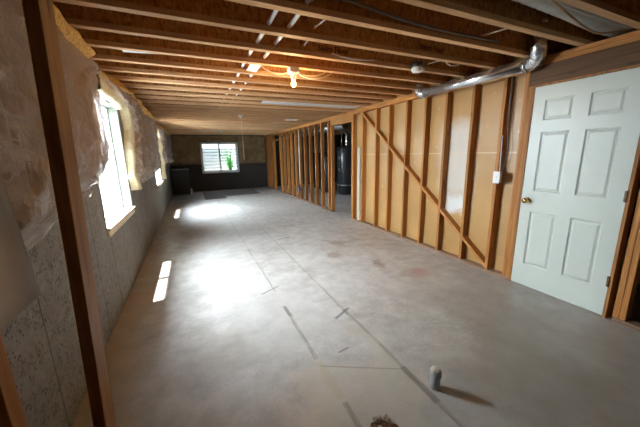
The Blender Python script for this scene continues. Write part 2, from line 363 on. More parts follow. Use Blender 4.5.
def thing(name, label, cat, loc=(0, 0, 0), group=None):
    """Empty at a thing's base; parts are built in world coordinates and shifted by put()"""
    o = bpy.data.objects.new(name, None); COL.objects.link(o); o.location = loc; o.empty_display_size = 0.1
    return tag(o, label, cat, group)
def put(name, bm, mat, root, bevel=0.0):
    """part built in world coordinates, parented to root (or to a part of root)"""
    base = V((0, 0, 0)); r = root
    while r is not None: base += V(r.location); r = r.parent
    bmesh.ops.translate(bm, verts=bm.verts, vec=-base)
    return obj(name, bm, mat, root, bevel=bevel)
def struct(name, bm, mat, parent=None):
    o = obj(name, bm, mat, parent)
    if parent is None: o['kind'] = 'structure'
    return o

# ------------------------------------------------------------------ dimensions
XL, XR, H, YF, YB = -0.748, 3.131, 2.296, 12.83, -2.6
XE = 6.4                     # far side of the utility room behind the stud partition
ZD = H + 0.24                # underside of the subfloor
ZC = 0.0
# ------------------------------------------------------------------ shell
b = BM(); box(b, (XL-0.2, YB-0.2, -0.12), (XE+0.2, YF+0.2, 0)); struct('floor', b, 'floor')
b = BM(); box(b, (XL-0.2, YB-0.2, ZD), (XE+0.2, YF+0.2, ZD+0.02)); struct('ceiling', b, 'subfloor')
def wall_with_holes(name, axis, p0, p1, a0, a1, z1, holes, mat):
    b = BM()
    def bx(u0, u1, za, zb):
        if u1-u0 < 1e-4 or zb-za < 1e-4: return
        if axis == 'y': box(b, (p0, u0, za), (p1, u1, zb))
        else: box(b, (u0, p0, za), (u1, p1, zb))
    u = a0
    for (h0, h1, za, zb) in holes:
        bx(u, h0, 0, z1); bx(h0, h1, 0, za); bx(h0, h1, zb, z1); u = h1
    bx(u, a1, 0, z1)
    return struct(name, b, mat)
W1 = (3.00, 4.30, 0.80, 2.06); W2 = (7.35, 8.62, 0.80, 2.06)
WF = (0.44, 1.90, 0.77, 1.965)
wall_with_holes('wall_left', 'y', XL-0.2, XL, YB, YF+0.2, ZD, [W1, W2], 'wall')
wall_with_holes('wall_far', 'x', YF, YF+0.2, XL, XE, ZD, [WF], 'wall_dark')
b = BM(); box(b, (XL-0.2, YB-0.2, 0), (XE, YB, ZD)); struct('wall_back', b, 'wall')
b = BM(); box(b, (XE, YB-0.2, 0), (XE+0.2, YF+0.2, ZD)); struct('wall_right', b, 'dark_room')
# drywall skin of the utility room, fixed to the far side of the studs
b = BM(); box(b, (XR+0.0895, 1.90, 0.005), (XR+0.102, 5.20, ZD)); struct('wall_middle', b, 'sheath')

# ------------------------------------------------------------------ I-joists
J0, SP = 1.848, 0.3615
ordn = ['nearest', 'second nearest', 'third nearest', 'fourth nearest', 'fifth nearest', 'sixth nearest', 'seventh nearest', 'eighth nearest', 'ninth nearest',
        'tenth nearest', 'eleventh nearest', 'twelfth nearest', 'thirteenth nearest', 'fourteenth nearest', 'fifteenth nearest', 'sixteenth nearest']
ordf = ['last', 'second last', 'third last', 'fourth last', 'fifth last', 'sixth last', 'seventh last', 'eighth last', 'ninth last', 'tenth last', 'eleventh last',
        'twelfth last', 'thirteenth last', 'fourteenth last', 'fifteenth last', 'sixteenth last', 'seventeenth last']
special = {-1: 'brown I-joist with the silver duct elbow rising just behind it', 0: 'brown I-joist above the dark sagging cable, in front of the two white tubes',
           1: 'brown I-joist with printed web in line with the duct elbow', 2: 'brown I-joist with printed web, just in front of the black and white detector',
           3: 'brown I-joist just in front of the bare bulb', }
def joist_protos():
    fl = BM(); box(fl, (XL, -0.055, H), (XE, 0, H+0.036))
    up = BM(); box(up, (XL, -0.055, ZD-0.036), (XE, 0, ZD-0.001))
    wb = BM(); box(wb, (XL, -0.033, H+0.036), (XE, -0.022, ZD-0.036))
    return fl, up, wb
proto = None; ks = list(range(-2, 31)); vis = [k for k in ks if k >= -2]
joist = {}
for k in ks:
    y = J0 + k*SP; y = min(y, YF-0.002)
    i = vis.index(k) if k in vis else None
    if i is None: lab = 'brown engineered wood I-joist overhead behind the camera'
    elif k in special: lab = special[k]
    elif i < 16: lab = 'brown engineered wood I-joist across the ceiling, %s to the camera' % ordn[i]
    else: lab = 'brown engineered wood I-joist across the ceiling, %s before the far wall' % ordf[len(vis)-1-i]
    r = thing('ceiling_joist', lab, 'joist', (0, y, 0), 'engineered joists across the basement ceiling')
    if proto is None:
        fl, up, wb = joist_protos()
        proto = [obj('bottom_flange', fl, 'flange', r), obj('top_flange', up, 'flange', r), obj('web', wb, 'osb', r)]
    else:
        for p in proto:
            c = p.copy(); COL.objects.link(c); c.parent = r
    joist[k] = r
def lettering(k, x, z, size, txt='Silent Floor'):
    cu = bpy.data.curves.new('lettering', 'FONT'); cu.body = txt; cu.size = size; cu.extrude = 0.0008; cu.offset = 0.001; cu.materials.append(MAT['ink'])
    cu.align_x = 'CENTER'; cu.align_y = 'CENTER'
    tmp = bpy.data.objects.new('tmp', cu); COL.objects.link(tmp); bpy.context.view_layer.update()
    me = bpy.data.meshes.new_from_object(tmp.evaluated_get(bpy.context.evaluated_depsgraph_get())); bpy.data.objects.remove(tmp)
    me.name = 'lettering'; o = bpy.data.objects.new('lettering', me); COL.objects.link(o); o.parent = joist[k]
    o.location = (x, -0.034, z); o.rotation_euler = (PI/2, 0, 0); o['label'] = 'black printed lettering on the web'
lettering(2, 1.31, H+0.083, 0.068); lettering(1, 2.155, H+0.083, 0.068)

# ------------------------------------------------------------------ stud partition on the right
sp_ = thing('stud_partition', 'bare orange spruce stud wall framing along the right side', 'wall framing', (XR, 6.0, 0))
D = 0.089
def stud(y_far, w=0.038, z1=2.222, z0=0.038, x0=XR, lab=None, m='stud', name='stud'):
    b = BM(); box(b, (x0, y_far-w, z0), (x0+D, y_far, z1)); o = put(name, b, m, sp_, 0.002)
    return o
for y in (2.111, 2.484, 2.877, 3.243, 3.633, 4.059, 4.439, 4.887, 5.238,
          6.424, 6.837, 7.224, 7.633, 8.046, 8.471, 8.873, 9.30, 9.71, 10.12, 10.55, 11.52, 11.93, 12.33, 12.72,
          1.892, 0.905, 0.50, 0.10, -0.30, -0.70, -1.10, -1.50, -1.90, -2.30): stud(y)
for y, z1 in ((1.853, 2.05), (0.945, 2.05), (6.256, 2.09), (5.276, 2.09), (10.592, 1.99), (11.482, 1.99)): stud(y, z1=z1, name='trimmer_stud')
b = BM(); box(b, (XR, YB, 2.260), (XR+D, YF, H)); put('top_plate', b, 'plate', sp_, 0.002)
b = BM(); box(b, (XR, YB, 2.222), (XR+D, YF, 2.2585)); put('top_plate', b, 'plate', sp_, 0.002)
for y0, y1 in ((YB, 0.945), (1.815, 5.276), (6.218, 10.592), (11.444, YF)):
    b = BM(); box(b, (XR-0.004, y0, 0), (XR+D, y1, 0.038)); put('bottom_plate', b, 'treated', sp_, 0.002)
b = BM(); box(b, (XR+0.003, 0.945, 2.05), (XR+D, 1.853, 2.222)); h = put('header', b, 'header', sp_, 0.002); h['label'] = 'dark brown header board over the white door'
b = BM(); box(b, (XR+0.002, 5.238, 2.09), (XR+D, 6.256, 2.222)); put('header', b, 'plate', sp_, 0.002)
b = BM(); box(b, (XR+0.002, 10.554, 1.99), (XR+D, 11.50, 2.03)); put('header', b, 'plate', sp_, 0.002)
# diagonal brace cut in between studs, from the top plate down to the bottom plate
ba, bb = V((0, 4.93, 2.235)), V((0, 2.09, 0.055)); dv = (bb-ba); ln = dv.length; dv.normalize(); nv = V((0, -dv.z, dv.y))
b = BM(); vs = []
for x in (XR+0.0015, XR+D-0.002):
    for p, s in ((ba, 1), (bb, 1), (bb, -1), (ba, -1)):
        q = p + nv*0.019*s; vs.append(b.verts.new((x, q.y, q.z)))
for f in ((0, 1, 2, 3), (7, 6, 5, 4), (0, 4, 5, 1), (1, 5, 6, 2), (2, 6, 7, 3), (3, 7, 4, 0)): b.faces.new([vs[i] for i in f])
put('diagonal_brace', b, 'plate', sp_)['label'] = 'long slanting brace between the studs'

# ------------------------------------------------------------------ white six-panel door and its jamb
DX = XR + 0.004; DY0, DY1, DZ0, DZ1 = 1.010, 1.790, 0.012, 2.030
def panel_door():
    b = BM(); ys = [DY0, 1.120, 1.345, 1.460, 1.690, DY1]; zs = [DZ0, 0.25, 0.82, 1.03, 1.605, 1.715, 1.905, DZ1]
    g = [[b.verts.new((DX, y, z)) for z in zs] for y in ys]; pf = []
    for i in range(5):
        for j in range(7):
            f = b.faces.new((g[i][j], g[i][j+1], g[i+1][j+1], g[i+1][j]))
            if i in (1, 3) and j in (1, 3, 5): pf.append(f)
    for f in b.faces:
        f.normal_update()
    if b.faces[:][0].normal.x > 0: bmesh.ops.reverse_faces(b, faces=b.faces[:])
    for f in pf:
        r = bmesh.ops.inset_individual(b, faces=[f], thickness=0.012, depth=-0.012)
        r = bmesh.ops.inset_individual(b, faces=[f], thickness=0.012, depth=0.0)
        r = bmesh.ops.inset_individual(b, faces=[f], thickness=0.022, depth=0.009)
    bd = [e for e in b.edges if e.is_boundary]
    r = bmesh.ops.extrude_edge_only(b, edges=bd); nv = [v for v in r['geom'] if isinstance(v, bmesh.types.BMVert)]
    bmesh.ops.translate(b, verts=nv, vec=(0.035, 0, 0))
    bmesh.ops.holes_fill(b, edges=[e for e in b.edges if e.is_boundary], sides=0)
    return b
dr = struct('door_1', panel_door(), 'door')
dr['label'] = 'closed white six-panel interior door'
b = BM(); lathe(b, [(0.031, 0), (0.031, 0.005), (0.012, 0.009), (0.011, 0.028), (0.024, 0.036), (0.029, 0.047), (0.027, 0.058), (0.014, 0.066), (0.002, 0.067)], (DX, 1.727, 0.93), (-1, 0, 0))
o = obj('door_handle', b, 'brass', dr); o['label'] = 'round brass knob'
for z in (0.33, 1.06, 1.82):
    b = BM(); box(b, (XR-0.003, 0.992, z-0.045), (DX+0.004, 1.022, z+0.045)); tube(b, [(XR-0.006, 1.007, z-0.047), (XR-0.006, 1.007, z+0.047)], 0.006, 10)
    obj('hinge', b, 'hinge', dr)['label'] = 'dark metal hinge'
b = BM()
box(b, (XR-0.003, 1.793, 0.0), (XR+D+0.01, 1.813, 2.05)); box(b, (XR-0.003, 0.985, 0.0), (XR+D+0.01, 1.007, 2.05)); box(b, (XR-0.003, 1.007, 2.033), (XR+D+0.01, 1.793, 2.05))
box(b, (DX+0.037, 1.007, 0), (DX+0.05, 1.02, 2.033)); box(b, (DX+0.037, 1.78, 0), (DX+0.05, 1.793, 2.033))
struct('trim_1', b, 'jamb')

# ------------------------------------------------------------------ windows
def side_window(n, w, cat):
    y0, y1, z0, z1 = w
    b = BM(); x0, x1 = XL-0.20, XL+0.004      # wooden lining of the opening
    box(b, (XL-0.11, y1-0.03, z0), (x1, y1+0.001, z1)); box(b, (XL-0.11, y0-0.001, z0), (x1, y0+0.03, z1)); box(b, (XL-0.11, y0, z1-0.03), (x1, y1, z1+0.001))
    o = struct('window_%d' % n, b, 'jamb_dirty'); o['label'] = cat
    b = BM(); fx0, fx1 = XL-0.15, XL-0.10; f = 0.045; ym = (y0+y1)/2
    box(b, (fx0, y0, z0), (fx1, y1, z0+f)); box(b, (fx0, y0, z1-f), (fx1, y1, z1)); box(b, (fx0, y0, z0), (fx1, y0+f, z1)); box(b, (fx0, y1-f, z0), (fx1, y1, z1)); box(b, (fx0, ym-0.025, z0), (fx1, ym+0.025, z1))
    obj('window_frame', b, 'frame', o)
    b = BM(); box(b, (XL-0.128, y0+0.02, z0+0.02), (XL-0.124, y1-0.02, z1-0.02)); obj('window_pane', b, 'glass', o)
    b = BM(); box(b, (XL-0.11, y0, z0-0.001), (XL+0.035, y1+0.02, z0+0.022), 0.003); box(b, (XL, y0, z0-0.06), (XL+0.018, y1+0.01, z0)); obj('window_sill', b, 'sill', o)
side_window(1, W1, 'bright basement window in the left wall, nearest'); side_window(2, W2, 'bright basement window in the left wall, farther')
x0, x1, z0, z1 = WF
b = BM(); ya, yb = YF-0.03, YF+0.11
box(b, (x0-0.03, ya, z0-0.03), (x0+0.03, yb, z1+0.03)); box(b, (x1-0.03, ya, z0-0.03), (x1+0.03, yb, z1+0.03)); box(b, (x0, ya, z1-0.02), (x1, yb, z1+0.04)); box(b, (x0, ya-0.02, z0-0.04), (x1, yb, z0+0.02))
o = struct('window_3', b, 'frame'); o['label'] = 'sliding two-pane window in the far wall'
b = BM(); f = 0.04; xm = 1.165
for (a0, a1, yy) in ((x0+0.03, xm+0.03, YF+0.06), (xm-0.03, x1-0.03, YF+0.09)):
    box(b, (a0, yy, z0), (a1, yy+0.03, z0+f+0.02)); box(b, (a0, yy, z1-f), (a1, yy+0.03, z1)); box(b, (a0, yy, z0), (a0+f, yy+0.03, z1)); box(b, (a1-f, yy, z0), (a1, yy+0.03, z1))
obj('window_frame', b, 'frame', o)
b = BM(); box(b, (x0+0.04, YF+0.074, z0+0.02), (xm+0.02, YF+0.078, z1-0.02)); obj('window_pane', b, 'glass', o)
b = BM(); box(b, (xm-0.02, YF+0.104, z0+0.02), (x1-0.04, YF+0.108, z1-0.02)); obj('window_pane', b, 'glass', o)

def well(cx, cy, ang, wd, dp, label):
    """half-round corrugated steel window well outside a wall"""
    r = thing('window_well', label, 'window well', (cx, cy, 0.5)); b = BM(); nz, na = 60, 28; gr = []
    for i in range(nz+1):
        z = 0.5 + i*(1.30/nz); k = 1 + 0.03*math.sin(z*2*PI/0.13)
        row = []
        for j in range(na+1):
            t = PI*j/na; lx, ly = -math.cos(t)*wd*k, max(0.0, math.sin(t))**0.6*dp*k
            row.append(b.verts.new((cx + lx*math.cos(ang) - ly*math.sin(ang), cy + lx*math.sin(ang) + ly*math.cos(ang), z)))
        gr.append(row)
    for i in range(nz):
        for j in range(na): f = b.faces.new((gr[i][j], gr[i][j+1], gr[i+1][j+1], gr[i+1][j])); f.smooth = True
    o = put('shell', b, 'well', r); m = o.modifiers.new('thick', 'SOLIDIFY'); m.thickness = 0.004
    b = BM(); vs = [b.verts.new((cx + -math.cos(PI*j/na)*wd*0.98*math.cos(ang) - math.sin(PI*j/na)*dp*math.sin(ang), cy + -math.cos(PI*j/na)*wd*0.98*math.sin(ang) + math.sin(PI*j/na)*dp*math.cos(ang), 0.55)) for j in range(na+1)]
    f = b.faces.new(vs); e = bmesh.ops.extrude_face_region(b, geom=[f]); bmesh.ops.translate(b, verts=[v for v in e['geom'] if isinstance(v, bmesh.types.BMVert)], vec=(0, 0, 0.1))
    put('gravel_bed', b, 'gravel', r)
well((x0+x1)/2, YF+0.2, 0, 0.95, 0.75, 'corrugated steel well outside the far window')
well(XL-0.2, (W1[0]+W1[1])/2, PI/2, 0.95, 0.95, 'brightly lit steel well outside the nearest left window')
well(XL-0.2, (W2[0]+W2[1])/2, PI/2, 0.95, 0.95, 'steel well outside the farther left window')
# fern outside the right pane of the far window
r = thing('fern', 'green leafy plant outside the right pane of the far window', 'plant', (1.62, YF+0.45, 0.65))
for k in range(46):
    b = BM(); a = random.uniform(0, 2*PI); L = random.uniform(0.5, 1.5); lean = random.uniform(0.05, 0.36)
    pts = [V((1.60, YF+0.48, 0.65)) + V((math.cos(a)*lean*(t/6)**1.5, math.sin(a)*lean*0.6*(t/6)**1.5, L*(t/6)*(1-0.25*(t/6)))) for t in range(7)]
    for i in range(1, 7):
        for s in (-1, 1):
            d = V((math.cos(a+s*PI/2), math.sin(a+s*PI/2), 0.3)).normalized()*0.10*(1-i/9)
            q = pts[i]; w = V((0, 0, 0.022)); v = [b.verts.new(q-w), b.verts.new(q+d), b.verts.new(q+w)]; b.faces.new(v)
    tube(b, pts, 0.004, 5); put('frond', b, 'leaf', r)

# ------------------------------------------------------------------ insulation blankets with plastic covers
def sm(a, b_, x): x = max(0.0, min(1.0, (x-a)/(b_-a))); return x*x*(3-2*x)
def grid_obj(name, fn, nu, nv, mat, parent=None, solid=0.0):
    b = BM(); g = [[b.verts.new(fn(i/nu, j/nv)) for j in range(nv+1)] for i in range(nu+1)]
    for i in range(nu):
        for j in range(nv): f = b.faces.new((g[i][j], g[i+1][j], g[i+1][j+1], g[i][j+1])); f.smooth = True
    o = put(name, b, mat, parent)
    if solid: m = o.modifiers.new('thick', 'SOLIDIFY'); m.thickness = solid; m.offset = 0
    return o
def lerp_tab(tab, z):
    if z <= tab[0][0]: return tab[0][1]
    for (z0, v0), (z1, v1) in zip(tab, tab[1:]):
        if z <= z1: return v0 + (v1-v0)*(z-z0)/(z1-z0)
    return tab[-1][1]
def blanket(label, left, right, zbot, gathers, seed, cream_edge=None, th=0.110, top=2.185):
    """left/right: tables z -> y of the near and far side; zbot: table y -> lower edge; gathers: (y, z, strength) where folds converge"""
    y_mid = (lerp_tab(left, 1.6)+lerp_tab(right, 1.6))/2
    r = thing('insulation_blanket', label, 'insulation', (XL, y_mid, 1.0))
    def face(y, z, zb, tl, extra):
        bot = sm(0.0, 0.20, z-zb); side = min(sm(0, 0.10, tl), 1)
        x = 0.018 + th*bot*(0.35+0.65*side)
        x += 0.018*math.sin(y*2.6+seed)*bot + 0.030*noise.noise(V((y*1.6, z*2.2, seed)))*bot
        return x + extra
    def yz(u, v):
        zt = top + 0.03*noise.noise(V((u*9, seed, 0)))
        ya = lerp_tab(left, 1.6); yb = lerp_tab(right, 1.6); ymid = ya + (yb-ya)*u
        zb = lerp_tab(zbot, ymid); z = zb + (zt-zb)*v
        y0_, y1_ = lerp_tab(left, z), lerp_tab(right, z); y = y0_ + (y1_-y0_)*u
        return y, z, zb, min(u*(y1_-y0_), (1-u)*(y1_-y0_))
    def cover(u, v):
        y, z, zb, tl = yz(u, v); w = 0.0
        for (gy, gz, st) in gathers:
            dy, dz = y-gy, z-gz; rr = math.hypot(dy, dz)+1e-3; a = math.atan2(dz, dy)
            w += st*math.exp(-rr/0.42)*(0.5-abs(math.sin(a*5.5 + 2.5*noise.noise(V((a*2, rr*2, seed+3))))))*min(1, rr*7)
        w += 0.045*(0.35-abs(noise.noise(V((y*0.9+z*1.6, z*3.4-y*2.2, seed+9))))*2.4)
        w += 0.016*(0.4-abs(noise.noise(V((y*4-z*2.5, z*7+y*3, seed+19))))*2.4)
        w = max(w, -0.012); env = min(1, sm(0, 0.06, z-zb)+0.25)
        return V((XL + max(0.006, face(y, z, zb, tl, 0.020) + w*env), y, z))
    def core(u, v):
        y, z, zb, tl = yz(0.012+0.976*u, 0.02+0.98*v)
        return V((XL + max(0.004, face(y, z, zb, tl, -0.028)), y, z))
    grid_obj('fiberglass', core, 60, 40, 'insul', r)
    # exposed yellow top roll between the film edge and the joists
    def toproll(u, v):
        y, z, zb, tl = yz(u, 1.0); a = v*PI
        e = min(1, 6*u, 6*(1-u)); wv = 0.008*math.sin(y*2*PI/SP+seed) + 0.035*noise.noise(V((y*5, v*2, seed+30))) + 0.055
        return V((XL + 0.005 + e*(th+wv)*(0.55 + 0.45*math.sin(min(a*1.1, PI*0.9))**0.7)*(1-0.12*sm(0.8, 1, v)), y, (z-0.02) + (H-0.004-(z-0.02))*v))
    grid_obj('fiberglass_edge', toproll, 160, 14, 'insul', r)['label'] = 'bare yellow fiberglass edge'
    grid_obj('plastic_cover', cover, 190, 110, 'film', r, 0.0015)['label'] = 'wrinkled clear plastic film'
    if cream_edge:
        za, zb2, y_off, thick, deep = cream_edge
        def ce(u, v):
            z = za+(zb2-za)*v; y = lerp_tab(left, z) - y_off*(0.75+0.25*math.sin(z*9))
            a = u*PI; return V((XL + 0.004 + deep*math.sin(a)**0.7*(0.85+0.25*noise.noise(V((z*5, u*2, seed)))), y + thick*(u), z))
        grid_obj('cut_edge', ce, 12, 40, 'insul_cream', r)['label'] = 'cream cut edge beside the window'
    return r
blanket('near plastic-covered insulation blanket hanging behind the leaning stud', [(0.9, 1.16), (2.3, 1.16)], [(1.0, 2.55), (1.15, 2.62), (1.28, 2.72), (1.40, 2.98), (1.6, 3.10), (1.9, 3.16), (2.05, 3.14), (2.3, 3.19)],
        [(0.0, 1.03), (1.4, 1.01), (2.05, 1.05), (2.4, 1.12), (2.9, 1.16)], [(2.80, 1.22, 0.085), (3.2, 2.1, 0.05), (1.0, 1.6, 0.03)], 3.1)
bl2 = blanket('middle plastic-covered insulation blanket between the two left windows', [(1.05, 4.50), (1.2, 4.36), (1.8, 4.62), (2.06, 4.50), (2.12, 3.75), (2.2, 3.25), (2.3, 3.22)],
        [(1.0, 7.0), (2.0, 7.25), (2.15, 7.6), (2.3, 7.8)], [(4.3, 1.12), (5.2, 1.05), (6.9, 1.06)], [(4.6, 1.15, 0.06), (4.2, 2.1, 0.05), (6.8, 1.15, 0.05)], 8.4, (1.02, 2.08, 0.18, 0.24, 0.12))
bl3 = blanket('farthest plastic-covered insulation blanket in the left corner', [(1.0, 8.95), (1.9, 8.85), (2.1, 8.3), (2.3, 8.0)], [(1.0, 12.72), (2.3, 12.74)], [(8.8, 1.12), (12.8, 1.10)],
        [(9.2, 1.2, 0.05), (8.9, 2.0, 0.04)], 15.2, (0.85, 2.08, 0.20, 0.22, 0.11))
# cream insulation packed over the near window's head
def head_pad(parent, y0, y1, seed):
    def f(u, v):
        y = y0+(y1-y0)*u; z = 2.30-(0.27+0.05*noise.noise(V((y*3, seed, 0))))*math.sin(v*PI/2)
        return V((XL+0.006+0.10*math.sin(max(0.0, min(1, v))*PI)**0.5*(0.9+0.3*noise.noise(V((y*4, v*3, seed)))), y, z))
    b = BM(); nu, nv = 40, 12; g = [[b.verts.new(f(i/nu, j/nv)) for j in range(nv+1)] for i in range(nu+1)]
    for i in range(nu):
        for j in range(nv): fc = b.faces.new((g[i][j], g[i+1][j], g[i+1][j+1], g[i][j+1])); fc.smooth = True
    put('head_strip', b, 'insul_cream', parent)['label'] = 'cream strip packed above the window'
head_pad(bl2, 3.24, 4.5, 2.0)
head_pad(bl3, 8.02, 8.9, 5.0)

# far wall blanket
r = thing('insulation_blanket', 'brown-faced insulation blanket across the upper far wall around the window', 'insulation', (1.2, YF, 1.1))
def far_piece(xa, xb, za, zb, n):
    def f(u, v):
        x = xa+(xb-xa)*u; z = za+(zb-za)*v; e = min(sm(0, 0.08, (z-za)), sm(0, 0.05, x-xa+0.02), sm(0, 0.05, xb-x+0.02))
        return V((x, YF-0.006-0.05*e-0.02*e*noise.noise(V((x*2.5, z*4, 1)))-0.012*e*math.sin(z*16+2*noise.noise(V((x, z, 5)))), z))
    grid_obj('facing', f, int(30*(xb-xa))+4, 30, 'batt_far', r)
far_piece(XL+0.01, WF[0]-0.035, 1.10, 2.27, 1); far_piece(WF[1]+0.035, XR, 1.10, 2.27, 2); far_piece(WF[0]-0.035, WF[1]+0.035, WF[3]+0.045, 2.27, 3)

# ------------------------------------------------------------------ leaning stud and wall stud, facing sheet at the left edge
def prism_post(name, label, base, top, wx, wy, mat):
    """a board with base/top giving its front right edge"""
    b = BM(); vs = []
    for p in (V(base), V(top)):
        for dx, dy in ((0, 0), (0, wy), (-wx, wy), (-wx, 0)): vs.append(b.verts.new(p+V((dx, dy, 0))))
    for f in ((3, 2, 1, 0), (4, 5, 6, 7), (0, 1, 5, 4), (1, 2, 6, 5), (2, 3, 7, 6), (3, 0, 4, 7)): b.faces.new([vs[i] for i in f])
    return tag(obj(name, b, mat, loc=V(base), bevel=0.002), label, 'stud')
prism_post('wood_stud', 'tall brown wood stud standing upright in the left foreground', (-0.453, 1.273, 0), (-0.374, 1.292, H), 0.042, 0.125, 'post')
prism_post('wood_stud', 'wood stud below the grey sheet in the lower left corner', (-0.575, 1.030, 0), (-0.575, 1.030, H), 0.030, 0.062, 'stud')
b = BM(); g = []
for i in range(13):
    row = []
    for j in range(13):
        u, v = i/12, j/12; z = 0.965+1.25*v; y = 0.70 + (1.272 - 0.15*v - 0.70)*u
        row.append(b.verts.new((-0.550 + 0.010*math.sin(u*4)*v, y, z)))
    g.append(row)
for i in range(12):
    for j in range(12): f = b.faces.new((g[i][j], g[i+1][j], g[i+1][j+1], g[i][j+1])); f.smooth = True
o = obj('facing_sheet', b, 'board', loc=(-0.552, 0.8, 0.965)); m = o.modifiers.new('thick', 'SOLIDIFY'); m.thickness = 0.009
tag(o, 'smooth grey-tan sheet with a straight edge at the left frame edge', 'panel')

# ------------------------------------------------------------------ duct along the top of the partition
dx, dz, dr_ = 3.035, 2.230, 0.064
r = thing('round_duct', 'shiny galvanised round duct with elbows running under the joists', 'duct', (dx, 2.0, dz))
b = BM(); tube(b, [(dx, 1.83, dz), (dx, 3.16, dz)], dr_, 32); put('duct_pipe', b, 'steel', r)
def elbow(y, sgn, xo):
    b = BM(); R = 0.115; pts = []
    for k in range(6):
        a = k/5*PI/2; pts.append(V((dx + xo*(1-math.cos(a)), y + sgn*R*math.sin(a), dz + R*(1-math.cos(a)))))
    pts.append(pts[-1]+V((0, 0, 0.15 if sgn < 0 else 0.02))); tube(b, pts, dr_*1.02, 28)
    for k in range(1, 6):
        d = (pts[min(k+1, 6)]-pts[k-1]).normalized(); tube(b, [pts[k]-d*0.004, pts[k]+d*0.004], dr_*1.07, 28)
    return b
put('elbow', elbow(1.83, -1, -0.07), 'steel', r); put('elbow', elbow(3.16, 1, 0.0), 'steel', r)
for y in (1.84, 3.15):
    b = BM(); tube(b, [(dx, y-0.012, dz), (dx, y+0.012, dz)], dr_*1.06, 32); put('collar', b, 'steel', r)

# flexible duct, pipe and cables over the door, top right corner
ya = J0-1*SP-0.055
b = BM(); pts = catmull([(1.5, ya-0.16, 2.44), (2.4, ya-0.155, 2.415), (3.0, ya-0.145, 2.395), (3.7, ya-0.14, 2.42)], 30)
tube(b, pts, 0.1, 20, rad=[0.078 + (0.003 if i % 3 == 0 else 0) for i in range(len(pts))]); tag(obj('flexible_duct', b, 'flex', loc=(2.6, ya-0.12, 2.32)), 'pale grey wrapped duct between joists above the door', 'duct')
b = BM(); tube(b, catmull([(1.9, ya-0.235, 2.36), (2.5, ya-0.245, 2.335), (3.0, ya-0.25, 2.335), (3.6, ya-0.24, 2.35)], 8), 0.014, 10)
tag(obj('water_pipe', b, 'grey_pvc', loc=(2.7, ya-0.24, 2.31)), 'thin grey pipe beside the wrapped duct above the door', 'pipe')
b = BM(); tube(b, catmull([(2.03, 1.175, 2.36), (2.13, 1.187, 2.34), (2.52, 1.235, 2.300), (2.81, 1.258, 2.285), (2.93, 1.235, 2.285), (3.11, 1.177, 2.31), (3.3, 1.15, 2.33)], 10), 0.008, 8)
tag(obj('cable', b, 'brown_cable', loc=(2.7, ya-0.2, 2.26)), 'tan cable drooping under the wrapped duct above the door', 'cable')

# ------------------------------------------------------------------ white tubes running through the joist webs
def vj(k): return J0 + k*SP
for x, lab in ((0.605, 'left one of the two parallel white tubes running through the joists'), (0.755, 'right one of the two parallel white tubes running through the joists')):
    b = BM(); tube(b, [(x+0.004*math.sin(i*1.3), YB+0.3+i*0.4, H+0.062+0.006*math.sin(i*2.1+x*9)) for i in range(int((8.9-YB)/0.4))], 0.015, 10)
    tag(obj('water_tube', b, 'pex', loc=(x, 1.0, H+0.05)), lab, 'pipe')
b = BM(); tube(b, [(0.79+0.003*math.sin(i), 0.9+i*0.2, H+0.075) for i in range(6)], 0.006, 8)
tag(obj('water_tube', b, 'pex', loc=(0.79, 1.2, H+0.07)), 'short thinner white tube doubled against the right long tube', 'pipe')
b = BM(); box(b, (0.635, vj(3)-0.015, H+0.015), (0.735, vj(3)+SP-0.062, H+0.018)); bmesh.ops.rotate(b, verts=b.verts, cent=(0.68, 3.0, H+0.016), matrix=Matrix.Rotation(0.12, 3, 'Y'))
tag(obj('paper_tag', b, 'tag', loc=(0.68, 3.0, H+0.015)), 'white sheet tucked between the two long tubes near the bulb', 'tag')

# short stubs with copper ends
for (x, k, x2, lab) in ((0.955, 0, 0.98, 'short white tube stub with copper end, right of the long tubes in the nearer bay'), (1.01, 1, 0.98, 'short white tube stub with copper end, beside the printed joist'),
                        (2.30, -1, 2.37, 'short white tube stub with copper end, left of the duct elbow'), (2.48, -2.0001, 2.50, 'thin wire stub with copper end high above the duct elbow'),
                        (2.45, 1, 2.50, 'short white tube stub with copper end, behind the duct')):
    y0 = vj(k)+0.004; b = BM(); tube(b, [(x, y0+SP-0.06, H+0.075), (x2, y0+(0.04 if k != -2.0001 else SP-0.085), H+0.07)], 0.006, 8)
    t_ = thing('tube_stub', lab, 'pipe', (x, y0+SP-0.06, H+0.07)); put('tube', b, 'pex', t_)
    b = BM(); bmesh.ops.create_uvsphere(b, u_segments=10, v_segments=8, radius=0.012, matrix=Matrix.Translation((x, y0+SP-0.07, H+0.075)))
    for f in b.faces: f.smooth = True
    put('fitting', b, 'copper', t_)

# ------------------------------------------------------------------ cables under the joists
def cable(name, pts, rad, mat, lab, n=8):
    b = BM(); P = catmull(pts, n); tube(b, P, rad, 8); return tag(obj(name, b, mat, loc=P[0]), lab, 'cable')
y0 = vj(0)-0.068
cable('conduit', [(0.93, y0, 2.395), (1.05, y0-0.005, 2.40), (1.2, y0, 2.385), (1.5, y0-0.01, 2.352), (1.9, y0-0.02, 2.335), (2.25, y0-0.01, 2.345), (2.5, y0, 2.35)], 0.012, 'grey_cable', 'dark grey cable sagging along the face of the near joist', 10)
yb_ = vj(3)+0.012
cable('cable', [(1.09, yb_-0.03, 2.262), (1.15, yb_, 2.238), (1.235, yb_, 2.222), (1.33, yb_, 2.228), (1.42, yb_, 2.255), (1.50, yb_, 2.30), (1.52, yb_, 2.34)], 0.005, 'romex', 'lower cream cable looping right from the bulb box')
cable('cable', [(1.09, yb_-0.03, 2.28), (1.14, yb_, 2.262), (1.22, yb_, 2.248), (1.32, yb_, 2.258), (1.40, yb_, 2.285), (1.44, yb_, 2.33)], 0.005, 'romex', 'upper cream cable looping right from the bulb box')
